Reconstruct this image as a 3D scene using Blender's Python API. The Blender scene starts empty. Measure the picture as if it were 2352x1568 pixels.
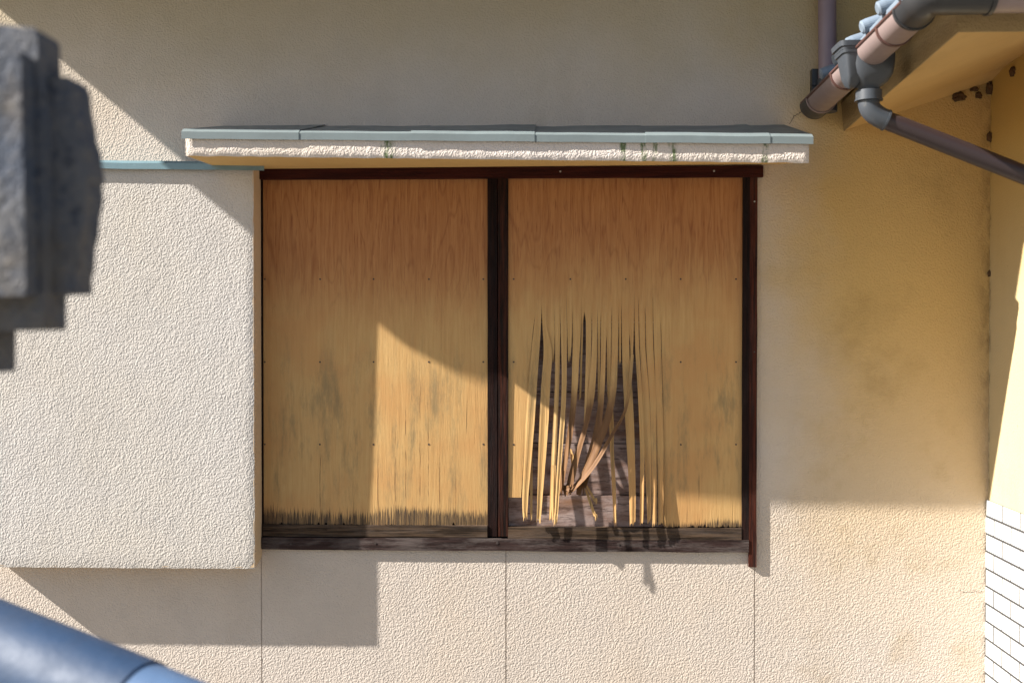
import bpy, bmesh, math, random
from mathutils import Vector, Matrix, noise as mnoise
random.seed(7)
SC = bpy.context.scene
COL = SC.collection
R = math.radians

# ------------------------------------------------------------------ camera
CAMZ, CAMD = 1.9, 4.0
FPX = 2504.0                      # focal length in pixels of a 2352 wide picture
YAW, PITCH = math.atan(81/2504), R(0.8)
cam = bpy.data.objects.new('camera', bpy.data.cameras.new('camera'))
COL.objects.link(cam); SC.camera = cam
cam.location = (0, -CAMD, CAMZ)
cam.rotation_euler = (R(90)-PITCH, 0, YAW)
cam.data.sensor_width = 36; cam.data.lens = 36*FPX/2352
cam.data.clip_start = 0.05; cam.data.clip_end = 2000
cam.data.dof.use_dof = True; cam.data.dof.focus_distance = 3.95; cam.data.dof.aperture_fstop = 2.6
CM = Matrix.Rotation(YAW, 3, 'Z') @ Matrix.Rotation(R(90)-PITCH, 3, 'X')

def W(px, py, t=0.0):
    """real position of a feature measured on the photo, t metres in front of the wall"""
    d = CM @ Vector(((px-1176)/FPX, (784-py)/FPX, -1))
    k = (CAMD - t)/d.y
    return Vector((d.x*k, -t, CAMZ + d.z*k))
def X(px, t=0, py=784): return W(px, py, t).x
def Z(py, t=0, px=1176): return W(px, py, t).z

# ------------------------------------------------------------------ light
_a = W(583, 1305, .11); _b = W(875, 1490, 0)
LDIR = (_b-_a).normalized()                      # direction the sunlight travels
sun = bpy.data.objects.new('sun', bpy.data.lights.new('sun', 'SUN')); COL.objects.link(sun)
sun.rotation_euler = LDIR.to_track_quat('-Z', 'Y').to_euler()
sun.location = (-6, -3, 8)
sun.data.energy = 5.0; sun.data.angle = R(0.55); sun.data.color = (1, .95, .88)
EL = math.asin(-LDIR.z); AZ = math.atan2(-LDIR.x, -LDIR.y)      # azimuth from +Y towards +X
world = bpy.data.worlds.new('World'); SC.world = world; world.use_nodes = True
wn = world.node_tree
sky = wn.nodes.new('ShaderNodeTexSky'); sky.sky_type = 'NISHITA'; sky.sun_disc = False
sky.sun_elevation = EL; sky.sun_rotation = AZ
sky.air_density = 1.0; sky.dust_density = 1.6; sky.ozone_density = 1.0
bg = wn.nodes['Background']; bg.inputs['Strength'].default_value = 0.05
wn.links.new(sky.outputs[0], bg.inputs['Color'])
SC.view_settings.view_transform = 'Standard'; SC.view_settings.look = 'None'
SC.view_settings.gamma = 1; SC.view_settings.exposure = 1.42
SC.render.engine = 'CYCLES'
SC.cycles.max_bounces = 8; SC.cycles.diffuse_bounces = 5

# ------------------------------------------------------------------ node helpers
class N:
    def __init__(s, name):
        s.m = bpy.data.materials.new(name); s.m.use_nodes = True
        s.t = s.m.node_tree; s.b = s.t.nodes['Principled BSDF']
        g = s.t.nodes.new('ShaderNodeNewGeometry'); s.pos = g.outputs['Position']; s.geo = g
    def new(s, k): return s.t.nodes.new(k)
    def put(s, inp, v):
        if isinstance(v, (bpy.types.NodeSocket,)): s.t.links.new(v, inp)
        elif v is not None:
            if hasattr(inp.default_value, '__len__') and len(inp.default_value) == 4 and hasattr(v, '__len__') and len(v) == 3: v = (*v, 1)
            inp.default_value = v
    def map(s, sc=(1,1,1), loc=(0,0,0), rot=(0,0,0)):
        n = s.new('ShaderNodeMapping'); s.t.links.new(s.pos, n.inputs['Vector'])
        n.inputs['Scale'].default_value = sc; n.inputs['Location'].default_value = loc; n.inputs['Rotation'].default_value = rot
        return n.outputs[0]
    def noise(s, scale=5, detail=3, rough=.5, sc=(1,1,1), dist=0, loc=(0,0,0), rot=(0,0,0)):
        n = s.new('ShaderNodeTexNoise'); s.t.links.new(s.map(sc, loc, rot), n.inputs['Vector'])
        n.inputs['Scale'].default_value = scale; n.inputs['Detail'].default_value = detail
        n.inputs['Roughness'].default_value = rough; n.inputs['Distortion'].default_value = dist
        return n.outputs[0]
    def voro(s, scale=5, sc=(1,1,1), feat='F1'):
        n = s.new('ShaderNodeTexVoronoi'); n.feature = feat; s.t.links.new(s.map(sc), n.inputs['Vector'])
        n.inputs['Scale'].default_value = scale
        return n.outputs['Distance']
    def math(s, op, a, b=0, c=None, clamp=False):
        n = s.new('ShaderNodeMath'); n.operation = op; n.use_clamp = clamp
        s.put(n.inputs[0], a); s.put(n.inputs[1], b)
        if c is not None: s.put(n.inputs[2], c)
        return n.outputs[0]
    def rng(s, v, a, b, c=0, d=1, smooth=True):
        n = s.new('ShaderNodeMapRange'); n.interpolation_type = 'SMOOTHSTEP' if smooth else 'LINEAR'
        s.put(n.inputs[0], v)
        for i, q in enumerate((a, b, c, d)): s.put(n.inputs[i+1], q)
        return n.outputs[0]
    def mix(s, f, a, b, mode='MIX'):
        n = s.new('ShaderNodeMix'); n.data_type = 'RGBA'; n.blend_type = mode
        s.put(n.inputs[0], f); s.put(n.inputs[6], a); s.put(n.inputs[7], b)
        return n.outputs[2]
    def xyz(s):
        n = s.new('ShaderNodeSeparateXYZ'); s.t.links.new(s.pos, n.inputs[0]); return n.outputs
    def bump(s, h, strength=1, dist=.01, prev=None):
        n = s.new('ShaderNodeBump'); s.put(n.inputs['Height'], h)
        n.inputs['Strength'].default_value = strength; n.inputs['Distance'].default_value = dist
        if prev is not None: s.t.links.new(prev, n.inputs['Normal'])
        return n.outputs[0]
    def out(s, col=None, rough=.8, normal=None, spec=.3, metal=0, coat=0):
        s.put(s.b.inputs['Base Color'], col); s.put(s.b.inputs['Roughness'], rough)
        if normal is not None: s.t.links.new(normal, s.b.inputs['Normal'])
        s.b.inputs['Specular IOR Level'].default_value = spec; s.put(s.b.inputs['Metallic'], metal)
        s.b.inputs['Coat Weight'].default_value = coat
        return s.m
def mul(c, k): return tuple(min(1, q*k) for q in c)

def stucco(name, col, warm, bump=1.0, extra=None):
    n = N(name)
    big = n.rng(n.noise(1.1, 3, .55), .35, .7)
    c = n.mix(big, col, warm)
    c = n.mix(n.rng(n.noise(7, 5, .65), .3, .75, 0, .5), c, mul(col, .86))
    c = n.mix(n.rng(n.noise(3, 6, .7, sc=(1.6, 1.6, .45), loc=(8,8,2)), .5, .78, 0, .45), c, mul(warm, .8))
    spk = n.rng(n.noise(160, 2, .5, loc=(3,1,2)), .70, .78)
    c = n.mix(n.math('MULTIPLY', spk, .5), c, mul(warm, .45))
    if extra: c = extra(n, c)
    wob = n.new('ShaderNodeTexNoise'); n.t.links.new(n.pos, wob.inputs['Vector']); wob.inputs['Scale'].default_value = 45
    vm = n.new('ShaderNodeVectorMath'); vm.operation = 'MULTIPLY_ADD'
    n.t.links.new(wob.outputs['Color'], vm.inputs[0]); vm.inputs[1].default_value = (.022,)*3; n.t.links.new(n.pos, vm.inputs[2])
    vo = n.new('ShaderNodeTexVoronoi'); vo.feature = 'SMOOTH_F1'; vo.inputs['Smoothness'].default_value = .55
    n.t.links.new(vm.outputs[0], vo.inputs['Vector']); vo.inputs['Scale'].default_value = 145
    h1 = n.rng(vo.outputs['Distance'], .15, .75, 1, 0)
    h2 = n.noise(85, 4, .62, loc=(5,2,1))
    h = n.math('ADD', n.math('MULTIPLY', h1, .8), n.math('MULTIPLY', h2, .9))
    fine = n.noise(240, 2, .6)
    h = n.math('ADD', h, n.math('MULTIPLY', fine, .10))
    return n.out(c, .93, n.bump(h, 1, .0013*bump), spec=.15)

def wall_extra(n, c):
    x, y, z = n.xyz()
    # yellow bounce from the wing painted in right of the window, stronger higher up
    f = n.rng(n.math('ADD', x, n.math('MULTIPLY', n.noise(1.6, 4, .6, loc=(9,0,0)), .9)), .95, 1.65)
    f2 = n.rng(z, .5, 2.1)
    c = n.mix(n.math('MULTIPLY', f, n.math('MULTIPLY', f2, .95)), c, (.56, .375, .14))
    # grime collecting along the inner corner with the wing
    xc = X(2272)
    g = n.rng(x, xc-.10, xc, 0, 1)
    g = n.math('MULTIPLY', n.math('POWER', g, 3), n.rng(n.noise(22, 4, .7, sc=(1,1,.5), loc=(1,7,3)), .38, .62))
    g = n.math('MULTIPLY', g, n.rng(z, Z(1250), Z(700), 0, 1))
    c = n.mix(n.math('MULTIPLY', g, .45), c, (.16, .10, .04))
    # dirt specks on the upper wall
    d = n.rng(n.noise(34, 5, .7, loc=(2,2,9)), .66, .80)
    c = n.mix(n.math('MULTIPLY', d, .28), c, (.22, .15, .07))
    bl = n.rng(n.noise(2.3, 5, .65, loc=(3,0,6)), .5, .7)
    c = n.mix(n.math('MULTIPLY', bl, n.math('MULTIPLY', f, .45)), c, (.33, .225, .085))
    # olive shade under the roof painted into the top of the wall
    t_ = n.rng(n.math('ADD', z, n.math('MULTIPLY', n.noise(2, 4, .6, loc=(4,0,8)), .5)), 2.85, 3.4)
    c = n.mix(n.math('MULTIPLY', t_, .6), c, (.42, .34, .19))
    return c
M = {}
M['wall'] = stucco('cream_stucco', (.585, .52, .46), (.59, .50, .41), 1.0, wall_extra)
M['box'] = stucco('pale_stucco', (.545, .515, .485), (.55, .505, .445), 1.05)
M['box_side'] = stucco('smooth_cream_plaster', (.62, .47, .32), (.6, .44, .27), .12)
def moss(n, c):
    x, y, z = n.xyz()
    tot = None
    T = .42
    for px, w in ((893, .032), (1432, .016), (1478, .012), (1503, .010), (1545, .02), (1758, .014)):
        xc = X(px, T, 340)
        wob = n.math('ADD', x, n.math('MULTIPLY', n.noise(30, 3, .6), .02))
        dd = n.math('ABSOLUTE', n.math('SUBTRACT', wob, xc+.01))
        m = n.rng(dd, w*.3, w, 1, 0)
        tot = m if tot is None else n.math('MAXIMUM', tot, m)
    tot = n.math('MULTIPLY', tot, n.rng(n.noise(60, 4, .7, sc=(1,1,.35)), .36, .6))
    c = n.mix(tot, c, (.13, .17, .08))
    return c
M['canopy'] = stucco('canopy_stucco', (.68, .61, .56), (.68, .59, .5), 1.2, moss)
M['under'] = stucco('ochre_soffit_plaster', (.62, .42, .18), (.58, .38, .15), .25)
def wing_extra(n, c):
    x, y, z = n.xyz()
    d = n.rng(n.noise(60, 3, .6, loc=(4,4,4)), .68, .76)
    c = n.mix(n.math('MULTIPLY', d, .5), c, (.16, .09, .03))
    c = n.mix(n.rng(z, 1.8, 2.75), c, (.50, .33, .10))  # deeper ochre of the shaded upper part painted in by height
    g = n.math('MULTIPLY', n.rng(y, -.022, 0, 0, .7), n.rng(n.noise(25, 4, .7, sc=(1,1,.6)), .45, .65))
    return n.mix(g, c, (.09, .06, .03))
M['wing'] = stucco('ochre_stucco', (.50, .41, .245), (.49, .385, .21), .35, wing_extra)

def plywood(name, bleach=0, knot=0, seed=0, curl=False):
    n = N(name); x, y, z = n.xyz()
    grain = n.noise(9, 5, .62, sc=(9, 1, .55), dist=.9, loc=(seed, 0, seed*1.7))
    fine = n.noise(60, 4, .6, sc=(5, 1, .22), loc=(seed*2, 0, 0))
    rings = n.math('FRACT', n.math('MULTIPLY', n.noise(3.2, 2, .5, sc=(2.6, 1, .38), loc=(seed, 3, seed)), 11))
    rings = n.rng(n.math('ABSOLUTE', n.math('SUBTRACT', rings, .5)), .0, .13, 1, 0)
    old = n.mix(n.rng(grain, .3, .7), (.44, .205, .075), (.35, .145, .05))
    old = n.mix(n.math('MULTIPLY', rings, n.rng(fine, .25, .6, .1, .4)), old, (.20, .06, .022))
    dash = n.rng(n.noise(38, 3, .6, sc=(6, 1, .3), loc=(seed, 2, seed)), .56, .68)
    old = n.mix(n.math('MULTIPLY', dash, .6), old, (.19, .055, .022))
    pale = n.mix(n.rng(grain, .25, .75), (.60, .38, .155), (.53, .315, .12))
    pale = n.mix(n.rng(n.noise(3.5, 3, .6, loc=(seed, 1, 1)), .40, .68, 0, .75), pale, (.54, .285, .105))
    # the lower part is bleached by the weather
    zz = n.math('ADD', z, n.math('MULTIPLY', n.noise(6, 4, .6, sc=(3, 1, .8), loc=(seed*3, 0, 0)), .24))
    zz = n.math('ADD', zz, n.math('MULTIPLY', n.noise(14, 3, .6, sc=(6, 1, .3)), .08))
    if bleach: f = n.rng(zz, Z(700), Z(520)+.25, 0, 1)
    else: f = n.rng(zz, Z(800)+.10+seed*.022, Z(540)+.10+seed*.022, 0, 1)
    c = n.mix(f, pale, old)
    # grey mildew streaks
    mil = n.rng(n.noise(3.4, 7, .74, sc=(4, 1, .8), loc=(seed, 5, 0)), .46, .68)
    mil = n.math('MULTIPLY', mil, n.math('MULTIPLY', n.rng(z, Z(1200), Z(1100), .25, 1), n.rng(z, Z(900), Z(720), 1, 0)))
    c = n.mix(n.math('MULTIPLY', mil, .75), c, (.24, .18, .09))
    # black rot fringe where the sheet meets the bottom rail
    rot = n.noise(46, 4, .8, sc=(7, 1, .12), loc=(seed*5, 0, 0))
    lo = n.noise(2.6, 3, .6, loc=(seed*4, 2, 0))
    zr = n.math('ADD', z, n.math('MULTIPLY', n.math('ADD', n.math('MULTIPLY', rot, -.17), n.math('MULTIPLY', lo, -.12)), 1.0 if not knot else .55))
    r = n.rng(zr, Z(1207)-.110+(.035 if knot else 0), Z(1207)-.092+(.035 if knot else 0), 1, 0)
    c = n.mix(n.math('MULTIPLY', r, n.rng(n.noise(60, 4, .8, sc=(6, 1, .1), loc=(seed, 1, 7)), .3, .6, .35, 1)), c, (.045, .032, .024))
    # faint checks (long vertical splits)
    ck = n.rng(n.noise(20, 2, .5, sc=(5, 1, .07), loc=(seed, 9, 1)), .70, .73)
    c = n.mix(n.math('MULTIPLY', ck, n.rng(z, Z(850), Z(1000), 0, .7)), c, (.10, .055, .02))
    if not knot:   # long open checks in the left sheet
        wv = n.math('MULTIPLY', n.noise(5, 4, .6, sc=(.3, 1, 1.4)), .014)
        for q_, (cx_, zt_) in enumerate(((908, 960), (932, 900), (965, 850), (984, 930), (1009, 1000), (868, 1010), (735, 1000), (1046, 1060))):
            dx_ = n.math('ABSOLUTE', n.math('SUBTRACT', n.math('ADD', x, wv), X(cx_)+.007))
            m_ = n.math('MULTIPLY', n.rng(dx_, .0006, .0022, 1, 0), n.rng(z, Z(zt_), Z(zt_)-.12, 0, .75))
            c = n.mix(n.math('MULTIPLY', m_, n.rng(n.noise(9, 3, .6, sc=(1,1,1.2), loc=(q_*3, 0, 0)), .35, .6)), c, (.10, .05, .02))
    if curl:   # the curled splinters show the brown inner ply
        cf = n.rng(n.math('ADD', z, n.math('MULTIPLY', n.noise(12, 3, .6, loc=(1,1,1)), .12)), Z(960)+.06, Z(860)+.06, 1, 0)
        c = n.mix(cf, c, n.mix(grain, (.23, .115, .042), (.10, .048, .022)))
    h = n.math('ADD', n.math('MULTIPLY', grain, .5), n.math('MULTIPLY', fine, .5))
    h = n.math('SUBTRACT', h, n.math('MULTIPLY', ck, .6))
    return n.out(c, .62, n.bump(h, .8, .0016), spec=.25)
M['ply1'] = plywood('weathered_plywood', 0, 0, 1.3)
M['ply2'] = plywood('weathered_plywood_split', 0, 1, 4.1)

M['splint'] = plywood('split_veneer', 0, 1, 4.1)
def splint_in():
    n = N('inner_ply'); g = n.noise(45, 4, .6, sc=(4, 1, .25))
    c = n.mix(n.rng(g, .3, .7), (.30, .14, .06), (.17, .075, .035))
    return n.out(c, .65, n.bump(g, .7, .001), spec=.25)
M['splint_in'] = splint_in()
M['curl'] = plywood('curled_veneer', 0, 1, 4.1, True)

def darkwood(name, c1, c2, horiz, grey=0, seed=0):
    n = N(name)
    sc = (.35, 1, 8) if horiz else (8, 1, .35)
    a = n.noise(14, 5, .65, sc=sc, loc=(seed, 0, seed)); b = n.noise(55, 4, .6, sc=sc, loc=(seed, 1, 0))
    c = n.mix(n.rng(a, .35, .65), c1, c2)
    c = n.mix(n.rng(b, .55, .7, 0, .7), c, mul(c1, .35))
    if grey:
        sc2 = (.5, 1, 2.5) if horiz else (2.5, 1, .5)
        gr = n.rng(n.noise(9, 5, .72, sc=sc2, loc=(seed, 4, 2)), .42, .66)
        c = n.mix(n.math('MULTIPLY', gr, grey), c, (.22, .185, .17))
    h = n.math('ADD', a, n.math('MULTIPLY', b, .6))
    return n.out(c, .7, n.bump(h, .9, .0025), spec=.12)
M['head'] = darkwood('dark_red_lacquered_wood', (.028, .006, .005), (.055, .012, .008), True)
M['jamb'] = darkwood('red_brown_weathered_wood', (.022, .007, .005), (.075, .018, .009), False, .05, 2)
M['stile'] = darkwood('black_brown_wood', (.006, .003, .003), (.020, .007, .005), False, .03, 5)
M['stile2'] = darkwood('black_brown_wood_streaked', (.008, .004, .003), (.050, .014, .007), False, .03, 8)
M['sill'] = darkwood('greyed_sill_wood', (.016, .009, .008), (.045, .026, .023), True, .4, 3)
M['rail'] = darkwood('grooved_rail_wood', (.022, .014, .009), (.10, .064, .04), True, .15, 6)
def backboard():
    n = N('old_inner_board')
    a = n.noise(7, 6, .7, sc=(.8, 1, 3)); b = n.noise(30, 4, .7, sc=(.5, 1, 3))
    c = n.mix(n.rng(a, .35, .65), (.20, .12, .09), (.37, .28, .25))
    c = n.mix(n.rng(b, .5, .7, 0, .8), c, (.05, .03, .025))
    c = n.mix(n.rng(n.noise(3.5, 3, .6, loc=(3,3,3), sc=(.6,1,2.2)), .55, .7, 0, .7), c, (.27, .13, .06))
    return n.out(c, .75, n.bump(n.math('ADD', a, b), .8, .002), spec=.2)
M['back'] = backboard()

def paint(name, col, rough=.4, var=.25, spec=.5, dirt=None, coat=0, sc=(1,1,1), bscale=0):
    n = N(name)
    v = n.rng(n.noise(6, 5, .65, sc=sc), .3, .75)
    c = n.mix(n.math('MULTIPLY', v, var), col, mul(col, .55))
    c = n.mix(n.rng(n.noise(45, 4, .7, sc=sc), .62, .75, 0, .5), c, dirt or mul(col, .6))
    nb = n.bump(n.noise(35, 4, .6), .35, bscale) if bscale else None
    return n.out(c, n.rng(v, 0, 1, rough, min(1, rough+.15)), nb, spec=spec, coat=coat)
M['tin'] = paint('blue_grey_painted_tin', (.195, .235, .24), .4, .4, dirt=(.15, .2, .18), bscale=.001)
M['tin_teal'] = paint('faded_blue_green_tin', (.17, .27, .31), .35, .5, dirt=(.16, .2, .15), bscale=.001)
M['gut'] = paint('pink_brown_gutter_plastic', (.27, .205, .195), .34, .3, dirt=(.2, .15, .12))
M['lav'] = paint('mauve_pipe_plastic', (.27, .2, .23), .35, .15)
M['gutdark'] = paint('dark_grey_plastic', (.032, .033, .036), .35, .2, dirt=(.12, .11, .1))
M['rim'] = paint('brown_gutter_rim_plastic', (.10, .05, .042), .35, .2)
M['hopper'] = paint('slate_grey_plastic', (.055, .063, .075), .36, .3, dirt=(.16, .15, .14))
M['brown'] = paint('dark_brown_pipe_plastic', (.04, .026, .028), .34, .35, dirt=(.10, .08, .08))
M['rooftile'] = paint('pale_blue_glazed_tile', (.20, .25, .31), .3, .5)
M['bolt'] = paint('rusty_steel', (.05, .035, .03), .6, .4)
M['nailpale'] = paint('bare_nail_steel', (.4, .38, .36), .5, .3)
M['mud'] = paint('dried_mud', (.11, .065, .035), .95, .5, spec=.1, bscale=.006)
M['seam'] = paint('joint_filler', (.30, .22, .13), .9, .5, spec=.1)
M['bluetile'] = paint('blue_glazed_roof_tile', (.018, .048, .11), .55, .7, spec=.5, dirt=(.10, .15, .2), bscale=.004)
M['bluetile2'] = paint('light_blue_glazed_roof_tile', (.085, .15, .27), .5, .5, spec=.5, dirt=(.2, .26, .34), bscale=.004)
def granite():
    n = N('grey_granite')
    a = n.noise(120, 3, .7); b = n.noise(12, 5, .65); v = n.noise(40, 3, .6)
    c = n.mix(n.rng(b, .35, .7), (.07, .086, .12), (.15, .148, .15))
    c = n.mix(n.rng(a, .5, .62, 0, .6), c, (.17, .165, .165))
    c = n.mix(n.rng(v, .55, .68, 0, .75), c, (.035, .045, .07))
    c = n.mix(n.rng(n.noise(5, 4, .6, loc=(7,7,7)), .52, .7, 0, .6), c, (.16, .13, .09))
    return n.out(c, .8, n.bump(n.math('ADD', n.math('MULTIPLY', a, .6), n.math('MULTIPLY', b, 2)), 1, .010), spec=.25)
M['granite'] = granite()
M['whitetile'] = paint('white_glazed_brick_tile', (.58, .58, .57), .3, .05, dirt=(.55,.55,.53))
M['grout'] = paint('grey_grout', (.045, .045, .045), .9, .3)
def gnd():
    n = N('pale_gravel'); a = n.noise(3, 5, .6); b = n.voro(40)
    c = n.mix(n.rng(a, .3, .7), (.27, .245, .21), (.20, .18, .15))
    c = n.mix(n.rng(b, .3, .8, 0, .4), c, (.15, .13, .1))
    return n.out(c, .95, n.bump(b, 1, .01))
M['ground'] = gnd()

# ------------------------------------------------------------------ mesh helpers
def thing(name, loc, label=None, cat=None, group=None, kind=None):
    o = bpy.data.objects.new(name, None); COL.objects.link(o); o.location = loc; o.empty_display_size = .1
    tag(o, label, cat, group, kind); return o
def tag(o, label=None, cat=None, group=None, kind=None):
    for k, v in (('label', label), ('category', cat), ('group', group), ('kind', kind)):
        if v: o[k] = v
def org(o):
    v = Vector((0, 0, 0))
    while o: v += Vector(o.location); o = o.parent
    return v
def link(name, bm, mat, parent=None, smooth=False, bevel=0, label=None, seg=2):
    if bevel:
        bmesh.ops.bevel(bm, geom=[e for e in bm.edges if e.calc_face_angle(0) > .5], offset=bevel, segments=seg, affect='EDGES', clamp_overlap=True)
    bmesh.ops.recalc_face_normals(bm, faces=bm.faces)
    bm2 = bm
    if parent is not None:
        bmesh.ops.translate(bm2, verts=bm2.verts, vec=-org(parent))
    me = bpy.data.meshes.new(name); bm2.to_mesh(me); bm2.free()
    for m in (mat if isinstance(mat, (list, tuple)) else [mat]): me.materials.append(m)
    if smooth:
        for p in me.polygons: p.use_smooth = True
    o = bpy.data.objects.new(name, me); COL.objects.link(o)
    if parent is not None: o.parent = parent
    if label: o['label'] = label
    return o
def hexa(bm, pts):
    """pts: 8 corners, bottom ring (4) then top ring (4)"""
    v = [bm.verts.new(p) for p in pts]
    fs = []
    for f in ((3,2,1,0), (4,5,6,7), (0,1,5,4), (1,2,6,5), (2,3,7,6), (3,0,4,7)):
        fs.append(bm.faces.new([v[i] for i in f]))
    return fs
def box(bm, x0, x1, y0, y1, z0, z1):
    return hexa(bm, [(x0,y0,z0),(x1,y0,z0),(x1,y1,z0),(x0,y1,z0),(x0,y0,z1),(x1,y0,z1),(x1,y1,z1),(x0,y1,z1)])
def tube(bm, pts, r, n=20, closed=True, a0=0, a1=2*math.pi, up=Vector((0,0,1)), thick=0, caps=True):
    """sweep a circle (or an arc) along pts; r may be a list"""
    P = [Vector(p) for p in pts]; rs = r if isinstance(r, (list, tuple)) else [r]*len(P)
    full = abs(a1-a0-2*math.pi) < 1e-6
    rings = []
    for i, p in enumerate(P):
        d = (P[min(i+1, len(P)-1)]-P[max(i-1, 0)]).normalized()
        s = d.cross(up); s = s.normalized() if s.length > 1e-4 else Vector((1,0,0)); u = s.cross(d).normalized()
        k = n if full else n+1
        ring = []
        for j in range(k):
            a = a0+(a1-a0)*j/n
            ring.append(p+s*math.cos(a)*rs[i]+u*math.sin(a)*rs[i])
        if not full and thick:
            for j in reversed(range(k)):
                a = a0+(a1-a0)*j/n
                ring.append(p+s*math.cos(a)*(rs[i]-thick)+u*math.sin(a)*(rs[i]-thick))
        rings.append([bm.verts.new(q) for q in ring])
    K = len(rings[0])
    cyc = full or thick
    for i in range(len(rings)-1):
        for j in range(K if cyc else K-1):
            bm.faces.new((rings[i][j], rings[i][(j+1)%K], rings[i+1][(j+1)%K], rings[i+1][j]))
    if caps and cyc:
        bm.faces.new(rings[0][::-1]); bm.faces.new(rings[-1])
def sphere(bm, c, r, sx=1, sy=1, sz=1, rough=0, sub=3):
    g = bmesh.ops.create_icosphere(bm, subdivisions=sub, radius=r)
    for v in g['verts']:
        k = 1+rough*mnoise.noise(v.co*(2.2/r)+Vector(c)*9)
        v.co = Vector((v.co.x*sx*k, v.co.y*sy*k, v.co.z*sz*k))+Vector(c)

# ------------------------------------------------------------------ ground
bm = bmesh.new(); box(bm, -250, 250, -300, 200, -.3, 0)
tag(link('ground', bm, M['ground']), 'pale gravel ground in front of the house', None, None, 'structure')

# ------------------------------------------------------------------ the house
house = thing('house', (0, 0, 0), 'cream stuccoed house with a boarded double window under a small plastered canopy', 'house')
XC = X(2272)                       # inner corner of main wall and wing
ZTOP = 3.95
def cells_wall(name, xs, zs, depth, mat, back=.16):
    """front of a wall made of cells; depth(i,j) = recess, None = opening"""
    bm = bmesh.new(); D = {}
    for i in range(len(xs)-1):
        for j in range(len(zs)-1): D[i, j] = depth(i, j)
    cache = {}
    def v(x, y, z):
        k = (round(x, 5), round(y, 5), round(z, 5))
        if k not in cache: cache[k] = bm.verts.new(k)
        return cache[k]
    def dd(i, j):
        if (i, j) not in D: return back
        return back if D[i, j] is None else D[i, j]
    for (i, j), d in D.items():
        x0, x1, z0, z1 = xs[i], xs[i+1], zs[j], zs[j+1]
        if d is not None: bm.faces.new((v(x0,d,z0), v(x1,d,z0), v(x1,d,z1), v(x0,d,z1)))
        for (a, b, p, q) in ((i+1, j, (x1, z0), (x1, z1)), (i, j+1, (x0, z1), (x1, z1))):
            e, f = dd(i, j), dd(a, b)
            if abs(e-f) > 1e-6: bm.faces.new((v(p[0],e,p[1]), v(q[0],e,q[1]), v(q[0],f,q[1]), v(p[0],f,p[1])))
        if i == 0: bm.faces.new((v(x0,dd(i,j),z0), v(x0,dd(i,j),z1), v(x0,back,z1), v(x0,back,z0)))
        if j == 0: bm.faces.new((v(x0,dd(i,j),z0), v(x1,dd(i,j),z0), v(x1,back,z0), v(x0,back,z0)))
    # the back, two cm behind, closes the wall and keeps the inside dark
    box(bm, xs[0], xs[-1], back+.002, back+.06, zs[0], zs[-1])
    return link(name, bm, mat, house)
WX0, WX1 = X(601), X(1736); WZ1, WZ0 = Z(388), Z(1250)
g = .0042
J = [X(602, 0, 1400), X(1162, 0, 1400), X(1733, 0, 1400)]
xs = sorted([-4.2, J[0]-g, J[0], WX0+.004, J[1]-g/2, J[1]+g/2, J[2]-g/2, J[2]+g/2, WX1+.006, XC+.25, 6.0])
zs = [0, WZ0, WZ1, ZTOP]
def depth(i, j):
    xm = (xs[i]+xs[i+1])/2
    if j == 1 and WX0 < xm < WX1: return None
    if j == 0 and (xs[i+1]-xs[i]) < g*1.3 and any(abs(xm-q) < g for q in J): return .0035
    return 0
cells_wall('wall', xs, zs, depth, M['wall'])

def crack(pts, w=.0011):
    bm = bmesh.new(); P = []
    for (a_, b_), (c_, d_) in zip(pts, pts[1:]):
        for q in range(6): P.append(W(lerp_(a_, c_, q/6)+random.uniform(-1.6, 1.6), lerp_(b_, d_, q/6)+random.uniform(-1.6, 1.6), .0006))
    for p, q in zip(P, P[1:]):
        n_ = Vector((-(q-p).z, 0, (q-p).x)).normalized()*w*random.uniform(.5, 1.2)
        v = [bm.verts.new(x) for x in (p-n_, q-n_*.8, q+n_*.8, p+n_)]; bm.faces.new(v)
    link('hairline_crack', bm, M['bolt'], house)
def lerp_(a, b, u): return a+(b-a)*u
crack([(1854, 244), (1840, 258), (1824, 268), (1812, 290)])
crack([(2312-110, 1357), (2230, 1359), (2262, 1356)], .0008)

# main roof above the frame: its eave and verge shade the upper wall
def PXY(px, py): return Vector(((px-1257)/626, 0, CAMZ+(749-py)/626))
k = LDIR/LDIR.y                    # per metre of depth
E = .70
zr = Z(1094) - k.z*E*1.0           # eave edge height so that its shade ends just behind the canopy's lip
vA = W(0, 22)                      # two points of the verge's shadow on the wall
vB = W(410, 362)
sl = (vB.z-vA.z)/(vB.x-vA.x)
# verge: x = xe constant; front end (E, zr) lands on the line; wall end has height zw
xf = vA.x+(zr+k.z*E-vA.z)/sl       # where the eave's corner lands
xe = xf-k.x*E
zw = vA.z+sl*(xe-vA.x)
bm = bmesh.new()
# unseen eave, its outline curved only to shape the shadow edge; each entry is where that point's shadow falls on the wall
slope_ = (zw-zr)/E
def roof_pt(x, z):
    t = (zw-z)/(slope_-k.z)
    return Vector((x-k.x*t, -t, zw-slope_*t))
land = []
for px in (-460, 300, 800, 900, 945): land.append((X(px), vA.z+sl*(X(px)-vA.x)))
for px, py in ((979,819),(1019,844),(1067,866),(1119,877),(1190,882),(1240,905),(1300,938),(1400,992),(1480,1045),(1564,1090)):
    land.append((X(px), Z(py)))
land.append((2.62+k.x*E, Z(1094)))
out_ = [roof_pt(*q) for q in land]
out_ += [Vector((out_[-1].x, .3, zw+.3*slope_)), Vector((xe, .3, zw+.3*slope_))]
A_ = [bm.verts.new(q) for q in out_]; B_ = [bm.verts.new(q+Vector((0,0,.12))) for q in out_]
bm.faces.new(A_[::-1]); bm.faces.new(B_)
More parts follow.
